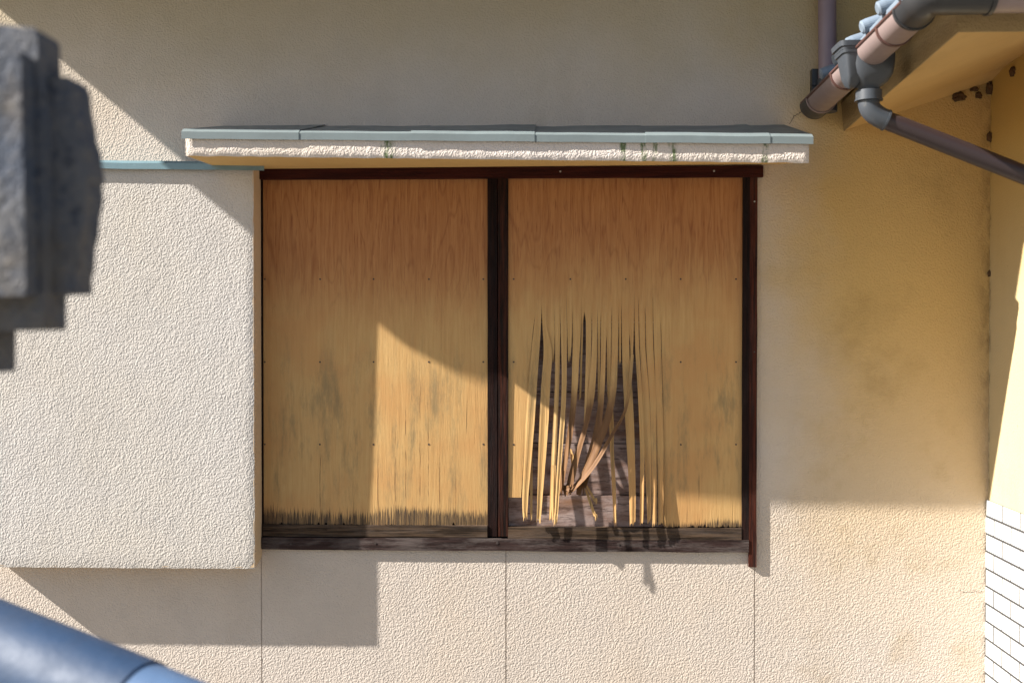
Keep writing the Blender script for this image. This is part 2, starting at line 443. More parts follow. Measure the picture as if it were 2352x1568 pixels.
for i in range(len(A_)): bm.faces.new((A_[i], A_[(i+1)%len(A_)], B_[(i+1)%len(A_)], B_[i]))
link('roof', bm, M['head'], house)

# ---- shutter box
TB = .11
bx0, bx1 = X(-19, 0, 1290), X(583, TB); bz0 = Z(1304, TB, 300); bz1 = Z(382, TB, 583)
sb = thing('shutter_box', (bx0, 0, bz0)); sb.parent = house
def stucco_block(name, x0, x1, t, z0, z1, mat, parent, n=(60, 60), amp=.0016, side=None, z1r=None, cut=.022):
    bm = bmesh.new()
    V = {}
    for i in range(n[0]+1):
        for j in range(n[1]+1):
            x = x0+(x1-x0)*i/n[0]; z = z0+(z1-z0)*j/n[1]
            e = (i in (0, n[0])) or (j in (0, n[1]))
            q = Vector((x*30, 0, z*30))
            V[i, j] = bm.verts.new((x+(amp*mnoise.noise(q+Vector((5,5,5))) if i in (0, n[0]) else 0), -t+(.003 if e else 0)+amp*.6*mnoise.noise(q), z+(amp*mnoise.noise(q) if j in (0, n[1]) else 0)))
    for i in range(n[0]):
        for j in range(n[1]): bm.faces.new((V[i,j], V[i+1,j], V[i+1,j+1], V[i,j+1]))
    o = link(name, bm, mat, parent, smooth=True)
    return o
stucco_block('front_panel', bx0, bx1, TB, bz0, bz1, M['box'], sb)
bm = bmesh.new()
zc = bz0
pr = [(-TB+.0025, bz0+.005), (-TB+.0025, bz1), (0.0, bz1), (0.0, bz0+.03), (-.018, bz0+.018), (-TB+.02, bz0+.005)]
va = [bm.verts.new((bx0+.001, y, z)) for y, z in pr]; vb = [bm.verts.new((bx1-.0015, y, z)) for y, z in pr]
for i in range(6): bm.faces.new((va[i], va[(i+1)%6], vb[(i+1)%6], vb[i]))
bm.faces.new(va[::-1]); bm.faces.new(vb)
link('casing', bm, M['box_side'], sb)
# metal cap of the box, two lapped sheets
def cap_sheet(name, xa, xb, zfa, zfb, t, hf, bevel_t, zba, zbb, parent, mat, lap=0, label=None, tb=0.0, dip=.0):
    bm = bmesh.new(); th = .0022
    rings = []
    nseg = 14
    for s in range(nseg+1):
        u = s/nseg; x = xa+(xb-xa)*u; zf = zfa+(zfb-zfa)*u; zb = zba+(zbb-zba)*u
        w = .0012*mnoise.noise(Vector((x*7, zfa*3, 1)))+.0006*mnoise.noise(Vector((x*31, zfa*3, 4)))
        zf += w; zb += w*2+dip*mnoise.noise(Vector((x*3, 7, 2)))
        tt = t+lap+.0015*mnoise.noise(Vector((x*5, 3, zfa)))
        prof = [(-tt, zf-hf), (-tt, zf), (-(tt-bevel_t), zf+.010+lap), (-tb, zb+lap), (-tb, zb+lap-th), (-(tt-bevel_t), zf+.010+lap-th), (-(tt-th), zf-th), (-(tt-th), zf-hf)]
        rings.append([bm.verts.new((x, y, z)) for y, z in prof])
    K = 8
    for i in range(nseg):
        for j in range(K): bm.faces.new((rings[i][j], rings[i][(j+1)%K], rings[i+1][(j+1)%K], rings[i+1][j]))
    bm.faces.new(rings[0][::-1]); bm.faces.new(rings[-1])
    return link(name, bm, mat, parent, label=label)
TC = .128
cx0 = bx0-.03; cx1 = X(608, TC)
cm = X(480, TC)
def capz(x):   # the cap leans slightly down to the right
    xa, xb = X(240, TC, 380), X(600, TC, 380)
    za, zb = W(240, 373, TC).z, W(600, 378, TC).z
    return za+(zb-za)*(x-xa)/(xb-xa)
cap_sheet('cap_sheet', cx0, cm+.02, capz(cx0), capz(cm+.02), TC, .0215, .012, capz(cx0)+.022, capz(cm)+.022, sb, M['tin_teal'])
cap_sheet('cap_sheet', cm, cx1, capz(cm), capz(cx1), TC, .0215, .012, capz(cm)+.02, capz(cx1)+.02, sb, M['tin_teal'], lap=.002)

# ---- canopy over the window
TN = .42
cn = thing('canopy', (X(425, TN, 358), 0, W(425, 358, TN).z)); cn.parent = house
a = W(425, 358, TN); b = W(1858, 374, TN); at = W(425, 322, TN).z; bt = W(1858, 332, TN).z
def lerp(p, q, u): return p+(q-p)*u
bm = bmesh.new()
nx, nz = 190, 7
V = {}
for i in range(nx+1):
    u = i/nx; x = lerp(a.x, b.x, u)
    for j in range(nz+1):
        v = j/nz
        z = lerp(lerp(a.z, b.z, u), lerp(at, bt, u)+.012, v)
        q = Vector((x*26, 0, z*26))
        e = .004 if i in (0, nx) or j == 0 else 0
        V[i, j] = bm.verts.new((x+(.0025*mnoise.noise(q) if i in (0, nx) else 0), -TN+e+.0018*mnoise.noise(q), z+(.0022*mnoise.noise(q*.8) if j == 0 else 0)))
for i in range(nx):
    for j in range(nz): bm.faces.new((V[i,j], V[i+1,j], V[i+1,j+1], V[i,j+1]))
link('fascia', bm, M['canopy'], cn, smooth=True)
rise = Z(383, 0) - (a.z+b.z)/2     # underside climbs a little towards the wall
def body(x0, z0, zt0, x1, z1, zt1):
    zb0, zb1 = Z(386, 0), Z(380, 0)
    return [(x0,-TN+.004,z0),(x1,-TN+.004,z1),(x1,0.0,zb1),(x0,0.0,zb0),(x0,-TN+.004,zt0),(x1,-TN+.004,zt1),(x1,0.0,zt1+.045),(x0,0.0,zt0+.045)]
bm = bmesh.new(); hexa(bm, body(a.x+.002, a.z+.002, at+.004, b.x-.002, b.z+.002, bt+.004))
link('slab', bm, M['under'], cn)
for xx, sgn, zz, ztt in ((a.x, -1, a.z, at), (b.x, 1, b.z, bt)):   # stuccoed ends of the slab
    bm = bmesh.new(); zb = Z(386, 0) if sgn < 0 else Z(380, 0)
    v = [bm.verts.new(p) for p in ((xx+sgn*.0005, -TN+.003, zz+.001), (xx+sgn*.0005, -TN+.003, ztt), (xx+sgn*.0005, -.001, ztt+.045), (xx+sgn*.0005, -.001, zb))]
    w = [bm.verts.new((q.co.x-sgn*.002, q.co.y, q.co.z)) for q in v]
    bm.faces.new(v); bm.faces.new(w[::-1])
    for i in range(4): bm.faces.new((v[i], v[(i+1)%4], w[(i+1)%4], w[i]))
    link('end_plaster', bm, M['canopy'], cn)
seams = [417, 672, 943, 1214, 1483, 1755, 1868]
TF = .4275
def ftop(px): return W(px, lerp(302.5, 314.5, (px-417)/(1868-417)), TF)
for i in range(6):
    p, q = seams[i], seams[i+1]
    pa, qa = ftop(p), ftop(q+ (14 if i < 5 else 0))
    zb0 = W(p, 289, 0).z; zb1 = W(q, 286, 0).z
    cap_sheet('cap_sheet', pa.x, qa.x, pa.z, qa.z, TF, .0235, .020, zb0-.004, zb1-.004, cn, M['tin'], lap=.0022*((5-i)%2)+.0004*i, dip=.004)
bm = bmesh.new()
for (px_, t_) in ((1858, TF),):
    pass

# ---- window frame
wf = thing('window_frame', (WX0, 0, WZ0)); wf.parent = house
def member(name, xa, xb, ta, tb, za, zb, mat, parent, bev=.0025, label=None, wob=.0012, horiz=True):
    """timber piece with slightly wandering edges"""
    bm = bmesh.new(); n = 40; L = (xb-xa) if horiz else (zb-za); rings = []
    for i in range(n+1):
        u = i/n
        if horiz:
            x = xa+(xb-xa)*u; w1 = wob*mnoise.noise(Vector((x*6, za*9, 1))); w2 = wob*mnoise.noise(Vector((x*6, za*9, 7)))
            r = [(x, -tb, za+w1), (x, -ta, za+w1), (x, -ta, zb+w2), (x, -tb, zb+w2)]
        else:
            z = za+(zb-za)*u; w1 = wob*mnoise.noise(Vector((z*6, xa*9, 1))); w2 = wob*mnoise.noise(Vector((z*6, xa*9, 7)))
            r = [(xa+w1, -tb, z), (xb+w2, -tb, z), (xb+w2, -ta, z), (xa+w1, -ta, z)]
        rings.append([bm.verts.new(q) for q in r])
    for i in range(n):
        for j in range(4): bm.faces.new((rings[i][j], rings[i][(j+1)%4], rings[i+1][(j+1)%4], rings[i+1][j]))
    bm.faces.new(rings[0][::-1]); bm.faces.new(rings[-1])
    return link(name, bm, mat, parent, bevel=bev, label=label, seg=1)
T0 = -.15
member('header', X(600), X(1752, .02), T0, .022, Z(409, .022), Z(383, .022), M['head'], wf)
member('jamb', X(1722, .013), X(1739, .013, 800), -.05, .013, Z(1298, .013), Z(409, .013)-.001, M['jamb'], wf, horiz=False)
member('jamb', X(599)+.003, X(601)+.004, -.08, .004, Z(1236, .0), Z(410, 0), M['stile'], wf, horiz=False, bev=.001)
member('sill', X(601.5), X(1721.5, .015), -.05, .016, Z(1265, .016), Z(1237, .016), M['sill'], wf, wob=.0025)
def disc(bm, c, r, h=.0015, n=10):
    ring = [bm.verts.new((c.x+r*math.cos(2*math.pi*i/n), c.y, c.z+r*math.sin(2*math.pi*i/n))) for i in range(n)]
    top = [bm.verts.new((v.co.x, v.co.y-h, v.co.z)) for v in ring]
    for i in range(n): bm.faces.new((ring[i], ring[(i+1)%n], top[(i+1)%n], top[i]))
    bm.faces.new(top)
for px, py, r, m in ((862, 1247, .004, 'bolt'), (668, 1249, .004, 'bolt'), (1142, 1246, .005, 'bolt'), (1421, 1249, .0045, 'bolt')):
    bm = bmesh.new(); disc(bm, W(px, py, .0163), r, .0012); link('nail', bm, M[m], wf)
for px, py in ((1287, 394), (1640, 393)):
    bm = bmesh.new(); disc(bm, W(px, py, .0223), .0035, .002); link('nail', bm, M['nailpale'], wf)
for py in (463, 808):
    bm = bmesh.new(); disc(bm, W(1733, py, .0133), .003, .0015); link('nail', bm, M['nailpale' if py == 463 else 'bolt'], wf)

# ------------------------------------------------------------------ shutters
def warp(x, z, x0, x1, z0, z1):
    if x0 > X(1140): return .007+warp0(x, z, x0, x1, z0, z1)     # the right shutter slides in the outer track
    return warp0(x, z, x0, x1, z0, z1)
def warp0(x, z, x0, x1, z0, z1):
    u = (x-x0)/(x1-x0); v = (z-z0)/(z1-z0)
    return -.004+.012*max(0, 1-v)**1.6*math.sin(math.pi*min(1, max(0, .15+.8*u)))+.0016*mnoise.noise(Vector((x*3, 0, z*1.2)))
def sheet(name, poly_cells, x0, x1, z0, z1, mat, parent, nx, nz, th=.004, keep=None, zb=None):
    bm = bmesh.new(); V = {}
    def vert(i, j, s):
        k = (i, j, s)
        if k not in V:
            x = x0+(x1-x0)*i/nx; lo = zb(x) if zb else z0
            z = lo+(z1-lo)*(j/nz)
            V[k] = bm.verts.new((x, -warp(x, z, x0, x1, z0, z1)+(th if s else 0), z))
        return V[k]
    fr = []
    for i in range(nx):
        for j in range(nz):
            bm.faces.new((vert(i,j,0), vert(i+1,j,0), vert(i+1,j+1,0), vert(i,j+1,0)))
            bm.faces.new((vert(i,j,1), vert(i,j+1,1), vert(i+1,j+1,1), vert(i+1,j,1)))
    for i in range(nx):
        bm.faces.new((vert(i,0,0), vert(i,0,1), vert(i+1,0,1), vert(i+1,0,0)))
        bm.faces.new((vert(i,nz,0), vert(i+1,nz,0), vert(i+1,nz,1), vert(i,nz,1)))
    for j in range(nz):
        bm.faces.new((vert(0,j,0), vert(0,j+1,0), vert(0,j+1,1), vert(0,j,1)))
        bm.faces.new((vert(nx,j,0), vert(nx,j,1), vert(nx,j+1,1), vert(nx,j+1,0)))
    return link(name, bm, mat, parent, smooth=False)
def jag(x, s=1):   # ragged lower edge
    return abs(mnoise.noise(Vector((x*95, s, 0))))*.010*s+ (.012*s if mnoise.noise(Vector((x*190, 3, s))) > .38 else 0)
s1 = thing('shutter', (X(601), 0, Z(1232)), 'left wooden shutter of whole yellowed plywood, intact, beside the white stucco box', 'shutter', 'plywood shutters closing the window')
px0, px1, pz0, pz1 = X(601)+.006, X(1121), Z(1207), Z(408)
sheet('plywood_sheet', None, px0, px1, pz0, pz1, M['ply1'], s1, 150, 40, zb=lambda x: pz0+jag(x, .8))
member('stile', X(1120), X(1142), -.04, .006, Z(1231), Z(408), M['stile'], s1, horiz=False)
member('bottom_rail', X(601)+.004, X(1120)-.001, -.04, .0105, Z(1233), Z(1206), M['rail'], s1)
def nails(root, cols, rows, x0, x1):
    for py in rows:
        for px in cols:
            p = W(px, py); d = warp(p.x, p.z, x0, x1, pz0, pz1)
            p.y = -d
            bm = bmesh.new(); disc(bm, p, .0034, .0009, 8); link('nail', bm, M['bolt'], root)
nails(s1, (608, 735, 858, 985, 1110), (641, 831, 1020), px0, px1)

s2 = thing('shutter', (X(1144), 0, Z(1237)), 'right wooden shutter whose plywood is torn into long splinters around a hole', 'shutter', 'plywood shutters closing the window')
qx0, qx1 = X(1167)+.001, X(1704)
def S(zx, zy): return (1129.0+zx*.396, 639.7+zy*.396)
def SX(zx, zy, t=0): p = S(zx, zy); return W(p[0], p[1], t).x
YS = 60                                  # zoom row where the sheet starts to be split
zsplit = W(*S(500, YS)).z
def interp(st, c, zy):
    if zy <= st[0][0]: return st[0][c]
    for p_, q_ in zip(st, st[1:]):
        if p_[0] <= zy <= q_[0]: return lerp(p_[c], q_[c], (zy-p_[0])/(q_[0]-p_[0]))
    return st[-1][c]
LXP = [(60, 266), (150, 262), (300, 240), (600, 214), (900, 195), (1268, 172)]
RXP = [(60, 974), (150, 978), (330, 984), (700, 994), (1430, 1000)]
# three solid areas of the sheet: above the splits, a strip left of the hole, the sound part on the right
def piece(bm, x0, x1, zlo, zhi, nx, nz, left=None, right=None):
    V = {}
    for s in (0, 1):
        for j in range(nz+1):
            for i in range(nx+1):
                u = i/nx; v = j/nz
                xx0 = left(v) if left else x0; xx1 = right(v) if right else x1
                x = lerp(xx0, xx1, u); lo = zlo(x) if callable(zlo) else zlo
                z = lerp(lo, zhi, v)
                V[i, j, s] = bm.verts.new((x, -warp(x, z, qx0, qx1, pz0, pz1)+.004*s, z))
    for i in range(nx):
        for j in range(nz):
            bm.faces.new((V[i,j,0], V[i+1,j,0], V[i+1,j+1,0], V[i,j+1,0]))
            bm.faces.new((V[i,j,1], V[i,j+1,1], V[i+1,j+1,1], V[i+1,j,1]))
    for i in range(nx):
        bm.faces.new((V[i,0,0], V[i,0,1], V[i+1,0,1], V[i+1,0,0])); bm.faces.new((V[i,nz,0], V[i+1,nz,0], V[i+1,nz,1], V[i,nz,1]))
    for j in range(nz):
        bm.faces.new((V[0,j,0], V[0,j+1,0], V[0,j+1,1], V[0,j,1])); bm.faces.new((V[nx,j,0], V[nx,j,1], V[nx,j+1,1], V[nx,j+1,0]))
bm = bmesh.new()
ztop = pz1
piece(bm, qx0, qx1, zsplit, ztop, 60, 24)
def lx(v):
    zy = lerp(1268, YS, v); return SX(interp(LXP, 1, zy), zy)
piece(bm, qx0, 0, W(*S(130, 1266)).z, zsplit, 6, 30, right=lx)
def rx(v):
    zy = lerp(1430, YS, v); return SX(interp(RXP, 1, zy), zy)
zlow = Z(1207)
piece(bm, 0, qx1, lambda x: zlow+jag(x, .6), zsplit, 70, 30, left=rx)
bmesh.ops.remove_doubles(bm, verts=bm.verts, dist=1e-6)
link('plywood_sheet', bm, M['ply2'], s2)
member('stile', X(1144), X(1166.5), -.04, .0125, Z(1230), Z(408), M['stile2'], s2, horiz=False)
member('stile', X(1704), X(1721), -.04, .0125, Z(1235), Z(408), M['stile'], s2, horiz=False)
member('bottom_rail', X(1167), X(1703), -.04, .0145, Z(1236), Z(1208.5), M['rail'], s2)
nails(s2, (1180, 1563, 1690), (831, 1020), qx0, qx1)
nails(s2, (1180, 1310, 1437, 1563, 1690), (641,), qx0, qx1)
# boards behind the torn sheet
zb_ = W(*S(500, 1258)).z
member('backing_board', qx0, qx1, -.045, -.014, Z(1209), zb_-.002, M['back'], s2)
zp = [zb_, W(*S(500, 960), 0).z, Z(900), Z(740), Z(640)]
for i in range(4):
    member('backing_board', qx0, qx1, -.06, -.026-.003*(i % 2), zp[i]+.0015, zp[i+1]-.0015, M['back'], s2)
# vertical inner battens glimpsed between the splinters
# splinters: rows (zoom y, x left, x right, metres the strip stands out, twist)
ST = [
 [(150,262,291,0),(330,240,283,.001),(600,216,264,.008),(900,196,243,.018),(1265,180,212,.030),(1400,186,206,.034)],
 [(150,292,318,0),(250,294,316,.002),(420,302,350,.006),(600,291,341,.012),(900,276,324,.022),(1200,268,300,.030),(1410,262,283,.030)],
 [(980,222,236,.012),(1200,224,237,.020),(1395,226,236,.020)],
 [(150,319,362,0),(330,322,366,.002),(480,352,362,.003)],
 [(150,363,396,0),(330,368,398,.003),(600,368,392,.012),(800,360,384,.024),(1100,345,372,.045),(1400,335,352,.050)],
 [(1080,352,374,.046),(1250,350,368,.052),(1415,354,366,.052)],
 [(150,397,434,0),(330,402,437,.004),(600,408,434,.018),(800,400,425,.034),(1100,381,402,.062),(1425,362,380,.078)],
 [(1000,396,404,.05),(1250,380,390,.068),(1420,372,380,.07)],
 [(150,435,467,0),(330,440,466,.002),(480,444,457,.002)],
 [(150,468,519,0),(330,471,516,.003),(500,468,506,.008),(700,462,492,.018),(900,440,468,.030),(1100,408,430,.035),(1255,394,408,.030)],
 [(150,520,532,0),(330,519,530,0),(700,510,517,.004)],
 [(150,546,581,0),(330,547,579,.003),(500,546,575,.008),(700,541,566,.014),(850,536,548,.018)],
 [(150,582,614,0),(330,583,612,.003),(500,576,608,.010),(700,556,592,.022),(850,534,558,.030),(1000,488,515,.036),(1150,446,480,.036),(1250,432,458,.032)],
 [(150,616,634,0),(400,615,629,.002),(700,617,628,.008),(960,620,634,.014)],
 [(150,636,665,0),(330,634,664,.003),(600,630,655,.014),(850,600,634,.026),(1050,548,590,.034),(1250,492,532,.030)],
 [(150,667,697,0),(330,668,694,.002),(600,670,692,.008),(800,682,706,.016),(1000,688,708,.022),(1200,698,718,.028),(1430,710,722,.030)],
 [(150,699,736,0),(330,697,735,.004),(500,694,730,.012),(640,686,722,.022),(800,655,694,.036),(950,600,640,.045),(1080,545,580,.046),(1180,490,520,.040),(1255,404,440,.034)],
 [(150,738,752,0),(300,739,751,.002),(500,738,749,.006)],
 [(150,754,794,0),(450,757,800,.002),(700,768,818,.006),(900,780,826,.012),(1200,796,833,.024),(1425,802,832,.030)],
 [(440,806,824,.003),(640,790,806,.016),(780,760,776,.034),(900,690,708,.050),(1040,610,630,.058),(1150,530,548,.055),(1250,430,448,.046)],
 [(150,796,826,0),(300,802,824,.001),(470,806,818,.002)],
 [(150,828,851,0),(400,832,856,.002),(700,850,873,.008),(1000,861,884,.018),(1200,861,882,.026),(1430,860,876,.030)],
 [(150,853,890,0),(400,860,892,.001),(700,876,914,.004),(1100,890,925,.014),(1425,904,922,.022)],
 [(150,892,934,0),(400,896,938,.001),(700,918,951,.004),(1100,929,955,.014),(1430,932,954,.024)],
 [(150,936,977,0),(330,940,981,.001),(700,953,990,.003),(1000,960,995,.008),(1430,966,994,.016)],
 [(1215,540,550,.004),(1300,566,582,.014),(1395,602,612,.020)],
 [(1195,545,554,.006),(1250,572,588,.014),(1300,602,612,.018)],
 [(985,452,462,.004),(1040,460,476,.010),(1075,462,478,.010)],
]
def catmull(pts, m=6):
    out = []
    for i in range(len(pts)-1):
        p0, p1, p2, p3 = pts[max(i-1,0)], pts[i], pts[i+1], pts[min(i+2,len(pts)-1)]
        for k_ in range(m):
            u = k_/m; o = []
            for c in range(4):
                a_, b_, c_, d_ = p0[c], p1[c], p2[c], p3[c]
                o.append(.5*((2*b_)+(-a_+c_)*u+(2*a_-5*b_+4*c_-d_)*u*u+(-a_+3*b_-3*c_+d_)*u**3))
            out.append(o)
    out.append(list(pts[-1])); return out
for st in ST:
    if st[0][0] == 150: st.insert(0, (60, st[0][1]+1.5, st[0][2]+1.5, 0))
tops = sorted([i for i, st in enumerate(ST) if st[0][0] == 60], key=lambda i: ST[i][0][1])
rs_ = random.Random(3)
cstart = {}
for n_i in range(len(tops)+1): cstart[n_i] = rs_.choice([75, 110, 150, 200, 240, 290, 330, 180])
def edge_x(si, side, zy, own):
    if si not in tops: return own, 1
    k_ = tops.index(si); b_i = k_ if side == 0 else k_+1
    if b_i == 0: other = interp(LXP, 1, zy)
    elif b_i == len(tops): other = interp(RXP, 1, zy)
    else: other = interp(ST[tops[k_-1]], 2, zy) if side == 0 else interp(ST[tops[k_+1]], 1, zy)
    mid = (own+other)/2 if 0 < b_i < len(tops) else other
    mine = interp(ST[si], 1 if side == 0 else 2, zy)
    if 0 < b_i < len(tops): mid = (mine+other)/2
    f = min(1, max(0, (zy-cstart[b_i])/40))
    return lerp(mid, own, f), f
NC = 6
for si, st in enumerate(ST):
    bm = bmesh.new(); P = catmull(st, 7)
    L = len(P); th = .0030
    curl = {9: .9, 12: .9, 14: 1.0, 16: 1.0, 19: 1.1}.get(si, 0)
    rr_ = random.Random(si*7+1)
    wend = P[-1][2]-P[-1][1]
    rag = [rr_.uniform(0, 34)*(1 if wend > 7 else .6) for _ in range(NC)]
    if wend > 12: rag[rr_.randrange(1, NC-1)] += 26
    grid = []
    for i, (zy, xl, xr, t) in enumerate(P):
        v = i/(L-1)
        j1 = .8*mnoise.noise(Vector((zy*.05, si*3.3, 0)))+.5*mnoise.noise(Vector((zy*.2, si*3.3, 5))); j2 = .8*mnoise.noise(Vector((zy*.05, si*3.3, 9)))+.5*mnoise.noise(Vector((zy*.2, si*3.3, 15)))
        xl2, fl = edge_x(si, 0, zy, xl-1.1*min(1, max(0, (zy-420)/200))+j1); xr2, fr_ = edge_x(si, 1, zy, xr+1.1*min(1, max(0, (zy-420)/200))+j2)
        if curl and v > .4:
            ex = (v-.4)*5*min(1, (1-v)*5+.25); xl2 -= ex*.5; xr2 += ex
        row = []
        for s_ in (0, 1):
            for c in range(NC):
                u = c/(NC-1); xx = lerp(xl2, xr2, u); zz = zy
                if i == L-1: zz = zy+10-rag[c]
                elif i == L-2: zz = min(zz, P[-1][0]-max(rag)-4)
                p_ = W(*S(xx, zz), max(t, 0))
                base = warp(p_.x, p_.z, qx0, qx1, pz0, pz1)
                tw = curl*max(0, v-.35)*.014*(2*u-1)
                cup = .0009*math.sin(u*math.pi*2+si)*min(1, v*3)
                row.append(bm.verts.new((p_.x, -(base+t+tw+cup)+th*s_, p_.z)))
        grid.append(row)
    for i in range(L-1):
        a_, b_ = grid[i], grid[i+1]
        for c in range(NC-1):
            bm.faces.new((a_[c], a_[c+1], b_[c+1], b_[c]))
            f = bm.faces.new((a_[NC+c], b_[NC+c], b_[NC+c+1], a_[NC+c+1])); f.material_index = 1
        for c in (0, NC-1):
            f = bm.faces.new((a_[c], b_[c], b_[NC+c], a_[NC+c])); f.material_index = 1
    for row in (grid[0], grid[-1]):
        for c in range(NC-1):
            f = bm.faces.new((row[c], row[c+1], row[NC+c+1], row[NC+c])); f.material_index = 1
    link('splinter', bm, [M['curl' if curl else 'splint'], M['splint_in']], s2)

# ------------------------------------------------------------------ the wing on the right
wing = thing('wing', (XC, 0, 0)); wing.parent = house
bm = bmesh.new(); YW = -.56
box(bm, XC, XC+.2, YW, -.0005, 0, 3.4); 
link('wing_wall', bm, M['wing'], wing)
bm = bmesh.new(); box(bm, XC+.2, 6, YW+.0005, YW+.2, 0, 3.4); link('wing_front_wall', bm, M['wing'], wing)
ZT = W(2268, 1147).z
bm = bmesh.new(); th = .0625; tl = .142; bmg = bmesh.new()
box(bmg, XC-.008, XC+.001, YW-.005, -.001, 0, ZT-.001)
link('grout', bmg, M['grout'], wing)
row = 0; z = ZT
while z > .5:
    y = -.001-(0 if row % 2 == 0 else tl/2)
    if row % 2: box(bm, XC-.0088, XC-.0075, y+.002, -.001, z-th+.0080, z)
    while y > YW:
        y2 = max(y-tl, YW)
        if y-y2 > .02: box(bm, XC-.0088, XC-.0075, y2, y-.0075, z-th+.0080, z)
        y -= tl
    z -= th+.0008; row += 1
link('tile_cladding', bm, M['whitetile'], wing)
# sloping soffit, fascia and roof
TE = 1.12
ea = W(1938, 300); eb = W(2200, 72, TE); wz = W(2285, 186)
sx = (wz.z-ea.z)/(wz.x-ea.x)
xe0, xe1 = ea.x, eb.x
def eave(t): u = t/TE; return Vector((lerp(xe0, xe1, u), -t, lerp(ea.z, eb.z, u)))
bm = bmesh.new()
P0, P1 = eave(0), eave(TE)
XR = 6.0
D = .85
hp = Vector((P1.x+D, -TE+D, P1.z+sx*D))
q0 = Vector((P0.x+D, 0.0, P0.z+sx*D))
v = [bm.verts.new(p) for p in (P0, P1, hp, q0, Vector((XR, -TE, P1.z)), Vector((XR, -TE+D, P1.z+sx*D)))]
bm.faces.new((v[0], v[1], v[2], v[3])); bm.faces.new((v[1], v[4], v[5], v[2]))
w = [bm.verts.new(q.co+Vector((0,0,.02))) for q in v]
bm.faces.new((w[3], w[2], w[1], w[0])); bm.faces.new((w[2], w[5], w[4], w[1]))
link('soffit', bm, M['under_w'] if 'under_w' in M else M['under'], wing)
# fascia: stuccoed strip standing on the soffit's edge
M['fascia'] = stucco('rough_olive_stucco', (.36, .26, .13), (.32, .23, .12), 1.1)
HF = .10
bm = bmesh.new()
hexa(bm, [P0+Vector((.0,0,-.002)), P1+Vector((0,0,-.002)), P1+Vector((.004,.004,-.002)), P0+Vector((.004,0,-.002)),
          P0+Vector((-.01,0,HF)), P1+Vector((-.01,-.01,HF)), P1+Vector((.05,.05,HF)), P0+Vector((.05,0,HF))])
hexa(bm, [P1+Vector((0,0,-.002)), Vector((XR,-TE,P1.z-.002)), Vector((XR,-TE+.004,P1.z-.002)), P1+Vector((.004,.004,-.002)),
          P1+Vector((-.01,-.01,HF)), Vector((XR,-TE-.01,P1.z+HF)), Vector((XR,-TE+.05,P1.z+HF)), P1+Vector((.05,.05,HF))])
link('fascia', bm, M['fascia'], wing)
# roof deck with rounded tiles at the eave
bm = bmesh.new()
off = Vector((-.130, 0, HF+.001))
a0, a1 = P0+off, P1+off+Vector((0, -.10, 0))
hexa(bm, [a0, a1, a1+Vector((D,D,sx*D)), a0+Vector((D,0,sx*D)), a0+Vector((0,0,.02)), a1+Vector((0,0,.02)), a1+Vector((D,D,sx*D+.02)), a0+Vector((D,0,sx*D+.02))])
b1 = Vector((XR, a1.y, a1.z))
hexa(bm, [a1, b1, b1+Vector((0,D,sx*D)), a1+Vector((D,D,sx*D)), a1+Vector((0,0,.02)), b1+Vector((0,0,.02)), b1+Vector((0,D,sx*D+.02)), a1+Vector((D,D,sx*D+.02))])
wroof = link('wing_roof', bm, M['rooftile'], wing)
for t in (.27, .44, .60, .76, .92, 1.06):
    e = eave(t)+Vector((-.150, 0, HF+.026))
    bm = bmesh.new()
    n_ = Vector((1, 0, sx)).normalized()
    ln = .5 if t < .7 else max(.1, .9*(TE-t)+.05)
    tube(bm, [e, e+n_*.004, e+n_*.02, e+n_*ln], [.014, .020, .022, .022], n=24)
    link('roof_tile', bm, M['rooftile'], wing, smooth=False, bevel=0)

# ------------------------------------------------------------------ gutter
gr = .049
ga = W(1840, 240, .04); gb = W(2074, 4, 1.20)
ga = ga+Vector((gr, 0, 0)); gb = gb+Vector((gr, 0, 0))
def gp(t): u = (t-.04)/(1.20-.04); return ga.lerp(gb, u)
gut = thing('gutter', gp(.04), 'pinkish brown half round eave gutter running out from the wall above the grey drain funnel', 'gutter')
def halfpipe(name, t0, t1, r, mat, lift=0, thick=.003):
    bm = bmesh.new(); tube(bm, [gp(t0)+Vector((0,0,lift)), gp(t1)+Vector((0,0,lift))], r, n=28, a0=math.pi, a1=2*math.pi, thick=thick)
    return link(name, bm, mat, gut, smooth=False)
def smooth_by_angle(o):
    for p in o.data.polygons: p.use_smooth = True
    try:
        m = o.modifiers.new('n', 'EDGE_SPLIT'); m.split_angle = R(40)
    except Exception: pass
    return o
smooth_by_angle(halfpipe('channel', .07, .68, gr, M['gut']))
smooth_by_angle(halfpipe('channel', .76, 1.17, gr, M['gut']))
smooth_by_angle(halfpipe('end_cap', .035, .135, gr+.004, M['gutdark'], thick=.006))
bm = bmesh.new(); p = gp(.04)
ring = [bm.verts.new(p+Vector((math.cos(a_)*gr, 0, math.sin(a_)*gr))) for a_ in [math.pi+math.pi*i/20 for i in range(21)]]
bm.faces.new(ring); ring2 = [bm.verts.new(v_.co+Vector((0,.003,0))) for v_ in ring]; bm.faces.new(ring2[::-1])
for i in range(21): bm.faces.new((ring[i], ring[(i+1)%21], ring2[(i+1)%21], ring2[i]))
link('end_plate', bm, M['gutdark'], gut)
smooth_by_angle(halfpipe('joint_band', .135, .142, gr+.0055, M['gut'], thick=.004))
for t in (.47, .97):
    smooth_by_angle(halfpipe('bracket', t, t+.012, gr+.004, M['rim'], thick=.004))
bm = bmesh.new(); tube(bm, [gp(.05)+Vector((-gr, 0, .002)), gp(.68)+Vector((-gr, 0, .002))], .0055, n=10); smooth_by_angle(link('rim_bead', bm, M['rim'], gut))
